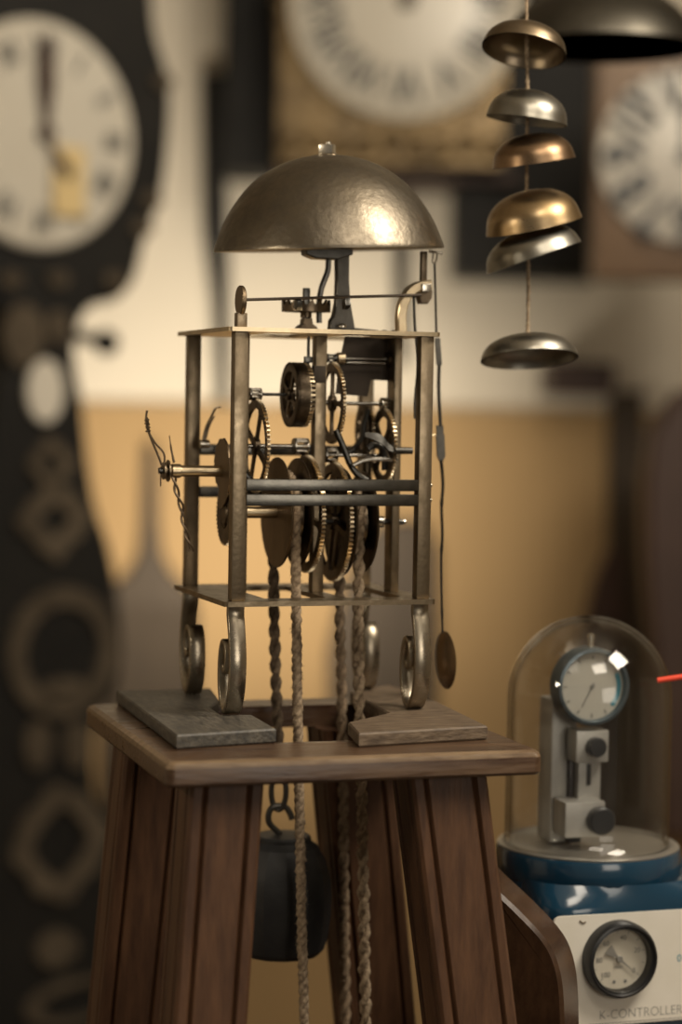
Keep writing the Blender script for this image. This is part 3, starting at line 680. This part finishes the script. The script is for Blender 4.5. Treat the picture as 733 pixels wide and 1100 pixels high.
# panel
pf = lambda u, v, t: (u, fy-.0015-t, v)
pc = TF.Y(665, 1040, fy)
zb = TF.Y(700, 1097, fy).z
MB().prism(rrect(Lc.x, max(zb, .004), Lc.x+.182, Lc.z, .006), lambda u, v, t: (u, fy-t, v), -.001, .0015).build('front_panel', 'panel', tester)
b = MB(); b.prism([(Lc.x+.03, zb+.0012), (Lc.x+.18, zb+.0012), (Lc.x+.18, zb+.0017), (Lc.x+.03, zb+.0017)], pf, 0, .0001)
t0 = TF.Y(688, 1087, fy); text_mb(b, 'K-CONTROLLER', lambda x, y, z_: (t0.x+x*.93, fy-.0016-z_, t0.z+y), .0098, thin=-.022)
b.build('panel_lettering', 'greyink', tester, smooth=False)
b = MB(); t1 = TF.Y(729, 1029, fy); text_mb(b, '0', lambda x, y, z_: (t1.x+x, fy-.0016-z_, t1.z+y), .0075, 'CENTER'); b.build('panel_lettering', 'teal', tester, smooth=False, label='teal figure')
b = MB(); t2 = TF.Y(624.5, 990, fy); b.tube([(t2.x-.002, fy-.0017, t2.z+.001), (t2.x+.001, fy-.0017, t2.z-.001), (t2.x+.003, fy-.0017, t2.z)], .0006, 6); b.build('scuff', 'wire', tester)
# gauge
gc = TF.Y(669, 1032, fy-.010); gr = 42.5*1.56/FPX
gg = empty('pressure_gauge', (gc.x, fy, gc.z)); gg.parent = tester
MB().lathe([(gr*.92, -.001), (gr*1.0, .001), (gr*1.0, .009), (gr*.95, .0125), (gr*.90, .0130), (gr*.86, .0115), (gr*.83, .0118), (gr*.80, .010), (gr*.79, .003), (gr*.2, .0028)], (0, 0, 0), (0, -1, 0), 64).build('bezel', 'rubber', gg)
MB().lathe([(0, .0030), (gr*.795, .0030), (gr*.795, .0036), (0, .0036)], (0, 0, 0), (0, -1, 0), 64).build('dial', 'enamel', gg)
b = MB(); face = lambda x, y, z_: (x, -.0038-z_, y)
for s_, ang in (('100', 228), ('80', 182), ('60', 132), ('40', 78), ('20', 20), ('0', -38)):
    cx_, cy_ = gr*.55*math.cos(R_(ang)), gr*.55*math.sin(R_(ang)); text_mb(b, s_, lambda x, y, z_: face(cx_+x, cy_+y, z_), .0052)
text_mb(b, 'mbar', lambda x, y, z_: face(x, y-gr*.22, z_), .0034)
for i in range(11):
    a = R_(228-i*26.6); d = Vector((math.cos(a), math.sin(a))); p_ = Vector((-d.y, d.x))*.00018
    b.prism([tuple(d*gr*.66-p_), tuple(d*gr*.75-p_), tuple(d*gr*.75+p_), tuple(d*gr*.66+p_)], face, 0, .0001)
for sx in (-.12, .2): b.prism(circ(.0013, 16, gr*sx, -gr*.60), face, 0, .0001)
b.build('dial_marks', 'greyink', gg, smooth=False)
b = MB(); d = Vector((math.cos(R_(-40)), math.sin(R_(-40)))); p_ = Vector((-d.y, d.x))
nf = lambda u, v, t: (u, -.0050-t, v)
b.prism([tuple(d*gr*.65), tuple(p_*.0009), tuple(-d*gr*.12+p_*.0009), tuple(-d*gr*.42+p_*.0040), tuple(-d*gr*.42-p_*.0040), tuple(-d*gr*.12-p_*.0009), tuple(-p_*.0009)], nf, 0, .0004)
b.cyl((0, -.0036, 0), (0, -.0062, 0), .0024); b.build('needle', 'alu', gg)
MB().lathe([(0, .0102), (gr*.80, .0100), (gr*.80, .0108), (gr*.4, .0116), (0, .0118)], (0, 0, 0), (0, -1, 0), 48).build('gauge_glass', 'glass', gg)
# glass dome
dome = MB(); Rd = 88.5*kt; hd = WD.Y(630, 750, 1.65).z-TP.z-.0; dz = TP.z+.0010
po2 = [(Rd+.0015, 0), (Rd, .003)]+[(Rd, hd*i/6) for i in range(1, 7)]+[(Rd*math.cos(a), hd+Rd*math.sin(a)) for a in [PI/2*i/20 for i in range(1, 20)]]+[(.0002, hd+Rd)]
Ri = Rd-.0030
pi2 = [(.0002, hd+Ri)]+[(Ri*math.cos(a), hd+Ri*math.sin(a)) for a in [PI/2*i/20 for i in range(19, 0, -1)]]+[(Ri, hd*i/6) for i in range(6, 0, -1)]+[(Ri, 0)]
do = MB().lathe(po2+pi2, (0, 0, 0), (0, 0, 1), 96, cap=False)
n_ = 96; L_ = len(po2+pi2)
do.add([do.v[i] for i in range((L_-1)*n_, L_*n_)]+[do.v[i] for i in range(n_)], [(j, (j+1) % n_, n_+(j+1) % n_, n_+j) for j in range(n_)])
o = do.build('glass_dome', 'dome_glass', ang=60)
bmx = bmesh.new(); bmx.from_mesh(o.data); bmesh.ops.remove_doubles(bmx, verts=bmx.verts[:], dist=1e-6); bmesh.ops.recalc_face_normals(bmx, faces=bmx.faces[:]); bmx.to_mesh(o.data); bmx.free()
o.location = (TP.x-.0015, TP.y, dz); tag(o, 'clear glass dome standing on the blue leak tester', 'glass dome')
# dial gauge on column inside the dome
GY = .30; GD = Frame((TP.x, TP.y, TP.z), GY)
ds = empty('dial_gauge_stand', (TP.x, TP.y, TP.z+.0010), GY, label='grey dial gauge with teal arc mounted on a metal column inside the glass dome', cat='measuring instrument')
g = lambda px, py, y=-.01: GD.Y(px, py, y)
def gbox(xa, xb, ya, yb, d0, d1, name, m, bev=.0012):
    p, q = g(xa, ya, d0), g(xb, yb, d0); x0g, x1g = p.x, q.x; z1g, z0g = p.z, max(q.z, .0)
    return MB().box(((x0g+x1g)/2, (d0+d1)/2, (z0g+z1g)/2), (x1g-x0g, d1-d0, z1g-z0g), bev).build(name, m, ds)
gbox(594, 617, 753, 925, .000, .026, 'column', 'alu', .002)
gbox(612, 624, 812, 925, -.004, .004, 'guide_slot', 'rubber')
gbox(622, 645, 812, 868, -.012, -.003, 'slider', 'alu'); gbox(631, 635, 822, 845, -.0128, -.0118, 'slot', 'rubber', .0004)
gbox(620, 654, 787, 820, -.022, -.004, 'upper_clamp', 'alu'); gbox(608, 650, 864, 900, -.026, -.002, 'lower_clamp', 'alu')
for (px_, py_, rr, y_) in ((641, 804, 10.5, -.022), (646, 883, 15, -.026)):
    c_ = g(px_, py_, y_-.004); r_ = rr*kt; MB().lathe([(r_*.9, 0), (r_, .001), (r_, .0065), (r_*.85, .008), (0, .0082)], (c_.x, y_-.0002, c_.z), (0, -1, 0), 24).build('clamp_knob', 'rubber', ds)
dc = g(634, 738, -.016); rd = 43*kt*.97
dl = empty('dial_gauge', (dc.x, dc.y, dc.z)); dl.parent = ds
rim = mat('blue_grey_rim', (.10, .13, .15), .3, .6)
MB().lathe([(rd*.93, -.010), (rd, -.008), (rd, .006), (rd*.97, .0085), (rd*.90, .009), (rd*.86, .007), (rd*.85, .0035), (0, .0035)], (0, 0, 0), (0, -1, 0), 64).build('case', rim, dl)
MB().lathe([(0, .0036), (rd*.855, .0036), (rd*.855, .0042), (0, .0042)], (0, 0, 0), (0, -1, 0), 64).build('dial', 'gdial', dl)
fc = lambda u, v, t: (u, -.0044-t, v)
b = MB(); ao = [(rd*.80*math.cos(a), rd*.80*math.sin(a)) for a in [R_(-42+i*4) for i in range(18)]]; ai = [(rd*.68*math.cos(a), rd*.68*math.sin(a)) for a in [R_(-42+i*4) for i in range(18)]]
for i in range(17): b.prism([ai[i], ao[i], ao[i+1], ai[i+1]], fc, 0, .0001)
b.build('teal_arc', 'teal', dl, smooth=False)
b = MB()
for i in range(12):
    a = R_(i*30); d = Vector((math.cos(a), math.sin(a))); p_ = Vector((-d.y, d.x))*.0006
    if i in (0, 11): continue
    b.prism([tuple(d*rd*.70-p_), tuple(d*rd*.80-p_), tuple(d*rd*.80+p_), tuple(d*rd*.70+p_)], fc, 0, .0001)
d = Vector((math.cos(R_(-118)), math.sin(R_(-118)))); p_ = Vector((-d.y, d.x))
b.prism([tuple(-d*rd*.1-p_*.0006), tuple(d*rd*.6-p_*.0003), tuple(d*rd*.6+p_*.0003), tuple(-d*rd*.1+p_*.0006)], fc, .0002, .0006); b.cyl((0, -.0042, 0), (0, -.0054, 0), .0016)
b.build('dial_marks', 'greyink', dl, smooth=False)
MB().lathe([(0, .0062), (rd*.87, .0060), (rd*.87, .0068), (rd*.5, .0082), (0, .0088)], (0, 0, 0), (0, -1, 0), 48).build('gauge_glass', 'glass', dl)
MB().lathe([(.0020, 0), (.0020, .006), (.0028, .0065), (.0028, .0095), (.001, .0105)], (0, 0, rd*.99), (0, 0, 1), 16).build('stem', 'screw', dl)

# red plastic tube, right edge
b = MB(); P = smoothpath([WD.Y(x, y, 1.60) for x, y in ((706.5, 731), (720, 729), (734, 727), (760, 724), (800, 735), (840, 800))], 5)
P += smoothpath([P[-1], WD.Y(850, 900, 1.6), Vector((WD.Y(852, 1000, 1.6).x, 1.6, BZ+.004))], 6)[1:]
b.tube(P, .0021, 10); tag(b.build('plastic_tube', 'red'), 'thin orange red plastic tube reaching in beside the glass dome', 'tube')
# curved wooden case
kc = 1.50
CF = Frame((WD.Y(560, 1000, kc).x, kc, BZ), -.42)
pp = [CF.Y(x, y, 0) for x, y in ((515, 938), (525, 949), (537, 960), (555, 977), (580, 1003), (594, 1024), (602, 1050), (605, 1080), (606, 1120))]
zt_ = [p for p in smoothpath([(p.x, p.z, 0) for p in pp], 5)]
outl = [(p.x, p.y) for p in zt_]+[(zt_[-1].x+.001, .0005), (zt_[0].x-.002, .0005)]
cc = MB().prism(outl, lambda u, v, t: (u, t, v), 0, .036, .0025).build('curved_wooden_case', 'curved', ang=30)
cc.location = CF.o; cc.rotation_euler = (0, 0, -.42)
tag(cc, 'dark varnished wooden case with a rounded shoulder beside the right leg of the stand', 'wooden case')

# ------------------------------------------------------------------ background clocks
def dial_clock_numerals(par, m, fn, r, size, nums, sq=.72):
    for i, s_ in nums:
        mb = MB(); a = R_(90-30*i); ca, sa = math.cos(a), math.sin(a); ro = a-PI/2
        text_mb(mb, s_, lambda x, y, z_: fn(r*ca+(sq*x*math.cos(ro)-y*math.sin(ro)), r*sa+(sq*x*math.sin(ro)+y*math.cos(ro)), z_), size, thin=.02)
        mb.build('numeral', m, par, smooth=False)
ROM = list(enumerate(['XII', 'I', 'II', 'III', 'IIII', 'V', 'VI', 'VII', 'VIII', 'IX', 'X', 'XI']))
# centre: gilt framed wall clock
CY = 4.05; kq = CY/FPX; C0 = WD.Y(437, 3, CY)
gc_ = empty('wall_clock', C0, 0, label='round white Roman dial in an embossed gilt surround, hanging above the clock movement', cat='clock')
fr_ = [(-135*kq, -172*kq), (108*kq, -172*kq), (108*kq, 175*kq), (60*kq, 200*kq), (-13*kq, 215*kq), (-90*kq, 200*kq), (-135*kq, 175*kq)]
MB().prism(fr_, lambda u, v, t: (u, -t, v), -.01, .006, .003).build('gilt_surround', 'gilt', gc_)
b = MB(); random.seed(3)
for i in range(34):
    a = R_(i*360/34); r_ = 134*kq
    u_, v_ = r_*math.cos(a)*1.0, r_*math.sin(a)
    if u_ > 100*kq: continue
    b.lathe([(.012, 0), (.010, .006), (.005, .010), (.0005, .012)], (u_, -.006, v_), (0, -1, 0), 10)
for i in range(9):
    b.lathe([(.022, 0), (.018, .009), (.008, .015), (.0005, .016)], ((-122+i*27)*kq, -.006, (-152+3*math.sin(i*2))*kq), (0, -1, 0), 12)
b.build('embossed_ornament', 'gilt', gc_)
MB().lathe([(0, -.001), (124*kq, -.001), (124*kq, .010), (118*kq, .016), (60*kq, .022), (0, .024)], (0, -.006, 0), (0, -1, 0), 64).build('dial', 'enamel', gc_)
dial_clock_numerals(gc_, 'ink', lambda x, y, z_: (x, -.0262-z_, y), 86*kq, .088, ROM)
b = MB(); b.cyl((0, -.028, 0), (0, -.034, 0), .017); b.prism([(-.006, 0), (.006, 0), (.012, .10), (0, .14), (-.012, .10)], lambda u, v, t: (u, -.032-t, v), 0, .002); b.prism([(-.004, 0), (.11, .075), (.12, .09), (.10, .085)], lambda u, v, t: (u, -.030-t, v), 0, .002); b.build('hands', 'inlay', gc_)
MB().box((-13*kq, .125, 6*kq), (238*kq, .22, 350*kq), .006).build('iron_case', 'black', gc_)
# tall black panels behind it
q0, q1 = WD.Y(246, -200, 4.30), WD.Y(302, 182, 4.30)
def bgbox(xa, xb, ya, yb, d0, d1, name, m, label, cat, bev=.01):
    p, q = WD.Y(xa, ya, d0), WD.Y(xb, yb, d0)
    o = MB().box((0, 0, 0), (q.x-p.x, d1-d0, p.z-q.z), bev).build(name, m); o.location = ((p.x+q.x)/2, (d0+d1)/2, (p.z+q.z)/2)
    return tag(o, label, cat)
bgbox(244, 310, -200, 186, 4.18, 4.385, 'clock_case', 'black', 'black wall clock case left of the gilt framed dial', 'clock case')
bgbox(498, 652, -200, 298, 4.15, 4.385, 'clock_case', 'black', 'black wall clock case between the gilt framed dial and the right hand dial', 'clock case')
bgbox(292, 560, 182, 196, 4.1, 4.385, 'dark_strip', 'mahog', 'dark narrow strip directly below the gilt framed dial', 'shelf', .003)  # long thin dark box along the bottom of the gilt surround
bgbox(592, 660, 388, 426, 4.15, 4.385, 'wooden_box', 'mahog', 'dark red wooden box low on the wall below the right hand dial', 'box', .004)
# slim dark pendulums hanging on the wall
def pendulum(pts, d, name, m, th, label, cat='pendulum', bev=.004):
    P = [WD.Y(a, c_, d) for a, c_ in pts]; c_ = sum(P, Vector())/len(P)
    o = MB().prism([(p.x-c_.x, p.z-c_.z) for p in P], lambda u, v, t: (u, t, v), 0, th, bev).build(name, m); o.location = c_
    return tag(o, label, cat)
pendulum([(216, 78), (243, 78), (243, 200), (246, 300), (246, 432), (234, 432), (228, 320), (218, 250)], 4.366, 'hanging_pendulum', 'black', .035, 'long black tapering pendulum hanging left of the clock movement')
pendulum([(421, 186), (440, 186), (438, 300), (436, 392), (426, 392), (423, 300)], 4.379, 'hanging_pendulum', 'black', .02, 'thin black pendulum rod hanging behind the right side of the bell')
def lyre(d, pts, label, dark=False, flutes=None):
    P = [WD.Y(a, c_, d) for a, c_ in pts]; c_ = Vector((sum(p.x for p in P)/len(P), d, P[-1].z))
    root = empty('lyre_pendulum', c_, 0, label=label, cat='pendulum')
    MB().prism([(p.x-c_.x, p.z-c_.z) for p in P], lambda u, v, t: (u, t, v), 0, .03, .004).build('pendulum_body', 'pend' if not dark else 'black', root)
    if flutes:
        b = MB()
        for i in range(flutes[2]):
            x = flutes[0]+(flutes[1]-flutes[0])*i/(flutes[2]-1); a_, b2 = WD.Y(x, flutes[3], d), WD.Y(x, flutes[4], d)
            b.tube([a_-c_, b2-c_], .006, 8)
        b.build('fluting', 'pend', root)
    return root
lyre(4.35, [(156, 478), (168, 478), (170, 560), (174, 596), (186, 618), (204, 634), (212, 660), (212, 900), (108, 900), (108, 660), (116, 634), (136, 618), (150, 596), (153, 560)], 'brown fluted lyre shaped pendulum with a narrow neck leaning on the ochre panelling', flutes=(116, 204, 8, 650, 890))
lyre(4.35, [(655, 420), (692, 420), (694, 560), (700, 600), (720, 640), (730, 900), (632, 900), (624, 700), (640, 640), (654, 590)], 'broad brown pendulum standing behind the glass dome')
pendulum([(640, 620), (656, 585), (668, 590), (672, 650), (664, 760), (626, 760), (622, 690)], 4.318, 'clock_plate', 'mahog', .03, 'dark leaf shaped wooden plate behind the top of the glass dome', 'wooden plate')
pendulum([(700, 468), (716, 440), (733, 420), (900, 400), (900, 900), (712, 900), (702, 700), (694, 600), (694, 520)], 3.7, 'clock_case', 'mahog', .10, 'dark brown clock case with a sloping shoulder at the right edge', 'clock case', .01)
pendulum([(352, 700), (366, 640), (384, 590), (410, 560), (452, 560), (468, 590), (470, 700), (466, 900), (358, 900)], 4.351, 'clock_plate', 'pend', .03, 'brown rounded wooden plate on the wall behind the front right foot of the movement', 'wooden plate')

# right: wooden framed dial
RY = 3.6; kr = RY/FPX; C1 = WD.Y(735, 168, RY)
rc = empty('wall_clock', C1, 0, label='round greyish dial in a brown wooden frame at the right edge', cat='clock')
MB().box((0, .045, -4*kr), (188*kr, .09, 226*kr), .008).build('wooden_frame', 'brownwood', rc)
MB().lathe([(0, 0), (92*kr, 0), (92*kr, .008), (86*kr, .012), (0, .016)], (0, -.0005, 0), (0, -1, 0), 64).build('dial', 'dim_enamel', rc)
rcd = rc.children[-1]; rcd.scale = (1, 1, 1.12)
dial_clock_numerals(rc, 'ink', lambda x, y, z_: (x, -.0185-z_, y*1.12), 62*kr, .095, [(i, str(i if i else 12)) for i in range(12)])
b = MB(); b.cyl((0, -.018, 0), (0, -.026, 0), .012); b.prism([(-.003, 0), (.003, 0), (.006, .08), (0, .10), (-.006, .08)], lambda u, v, t: (u, -.022-t, v), 0, .002); b.build('hands', 'ink', rc)
MB().box((0, .09+.35, -4*kr), (.05, .70, .05), .004).build('wall_bracket', 'black', rc)

# left: tall black clock with inlay
LY = 3.45; kl = LY/FPX; lyaw = .72; L0 = WD.Y(40, 145, LY)
LF = Frame((L0.x, L0.y, 0), lyaw)
lc = empty('longcase_clock', (L0.x, L0.y, 0), lyaw, label='tall carved black clock with a white dial at the left edge', cat='clock')
lp = lambda px, py, y=0: LF.Y(px, py, y)
right = [(166, -40), (170, 30), (186, 90), (184, 160), (176, 215), (160, 255), (148, 300), (128, 322), (104, 328), (90, 345), (84, 380), (92, 430), (98, 490), (106, 540), (122, 590), (131, 640), (136, 700), (128, 748), (108, 770), (104, 830), (112, 868), (140, 880), (143, 960), (143, 1180)]
pts = [(p.x, p.z) for p in (lp(a, c_) for a, c_ in right)]
ax_ = lp(46, 500).x
rp = smoothpath([(a, b_, 0) for a, b_ in pts], 4); rp = [(p.x, p.y) for p in rp]
rp[-1] = (rp[-1][0], 0.0005)
poly = [(2*ax_-a, b_) for a, b_ in rp]+rp[::-1]
MB().prism(poly, lambda u, v, t: (u, t, v), 0, .22, .012).build('case', 'black', lc)
def lring(px, py, rx, ry, ri, name='inlay', m='inlay', squ=1., n=40, h=.012):
    c_ = lp(px, py); b = MB()
    o_ = []; i_ = []
    for j in range(n):
        a = 2*PI*j/n; f_ = 1 if squ == 1 else 1/((abs(math.cos(a))**squ+abs(math.sin(a))**squ)**(1/squ))
        w_ = 1+(.06*math.sin(8*a) if squ != 1 else 0)
        o_.append((c_.x+rx*kl*1.14*math.cos(a)*f_*w_, c_.z+ry*kl*math.sin(a)*f_*w_)); i_.append((c_.x+rx*kl*1.14*ri*math.cos(a)*f_, c_.z+ry*kl*ri*math.sin(a)*f_))
    b.holed(o_, i_, lambda u, v, t: (u, -t, v), 0, h); return b.build(name, m, lc)
lring(52, 498, 26, 30, .45, squ=1.2); lring(56, 558, 44, 46, .42, squ=1.1); lring(65, 700, 62, 72, .70)
lring(38, 800, 15, 26, .1); lring(80, 800, 15, 26, .1); lring(62, 905, 56, 66, .60, squ=1.4); lring(58, 1018, 24, 20, .1); lring(80, 1075, 60, 26, .7)
lring(66, 742, 30, 14, .2); lring(22, 360, 22, 34, .1); lring(60, 352, 14, 18, .1)
for a_, c_ in ((172, 88), (150, 245), (120, 300), (60, 300), (10, 300), (160, 215)): lring(a_, c_, 12, 9, .1)
c_ = lp(46, 420); MB().prism(circ(21*kl*1.1, 32, c_.x, c_.z, 34*kl), lambda u, v, t: (u, -t, v), .0, .012, .002).build('label_tag', 'tag', lc)
dcn = lp(38, 145)
MB().lathe([(122*kl, -.001), (122*kl, .012), (118*kl, .018), (100*kl, .019), (0, .026)], (dcn.x, 0, dcn.z), (0, -1, 0), 72).build('dial', 'enamel', lc)
dial_clock_numerals(lc, 'greyink', lambda x, y, z_: (dcn.x+x, -.0275-z_, dcn.z+y), 90*kl, .052, ROM)
b = MB(); b.prism([(-.004, -.01), (.004, -.01), (.016, .08), (.013, .13), (.003, .155), (-.003, .155), (-.013, .13), (-.016, .08)], lambda u, v, t: (dcn.x+u, -.030-t, dcn.z+v), 0, .002)
b.prism([(0, -.006), (.05, -.055), (.045, -.072), (.020, -.055)], lambda u, v, t: (dcn.x+u, -.033-t, dcn.z+v), 0, .002)
b.cyl((dcn.x, -.026, dcn.z), (dcn.x, -.038, dcn.z), .014); b.build('hands', 'mahog', lc)
nt = lp(74, 195, -.03); MB().box((nt.x, -.032, nt.z), (36*kl*1.12, .001, 74*kl), 0).build('paper_note', 'note', lc, smooth=False)
a1, a2 = lp(86, 358, -.01), lp(126, 368, -.01); b = MB(); b.cyl((a1.x, .02, a1.z), (a2.x, .02, a2.z), .010)
b.lathe([(.0005, -.022), (.015, -.016), (.022, 0), (.015, .016), (.0005, .022)], (a2.x, .02, a2.z), (0, 0, 1), 16); b.build('winding_lever', 'black', lc)
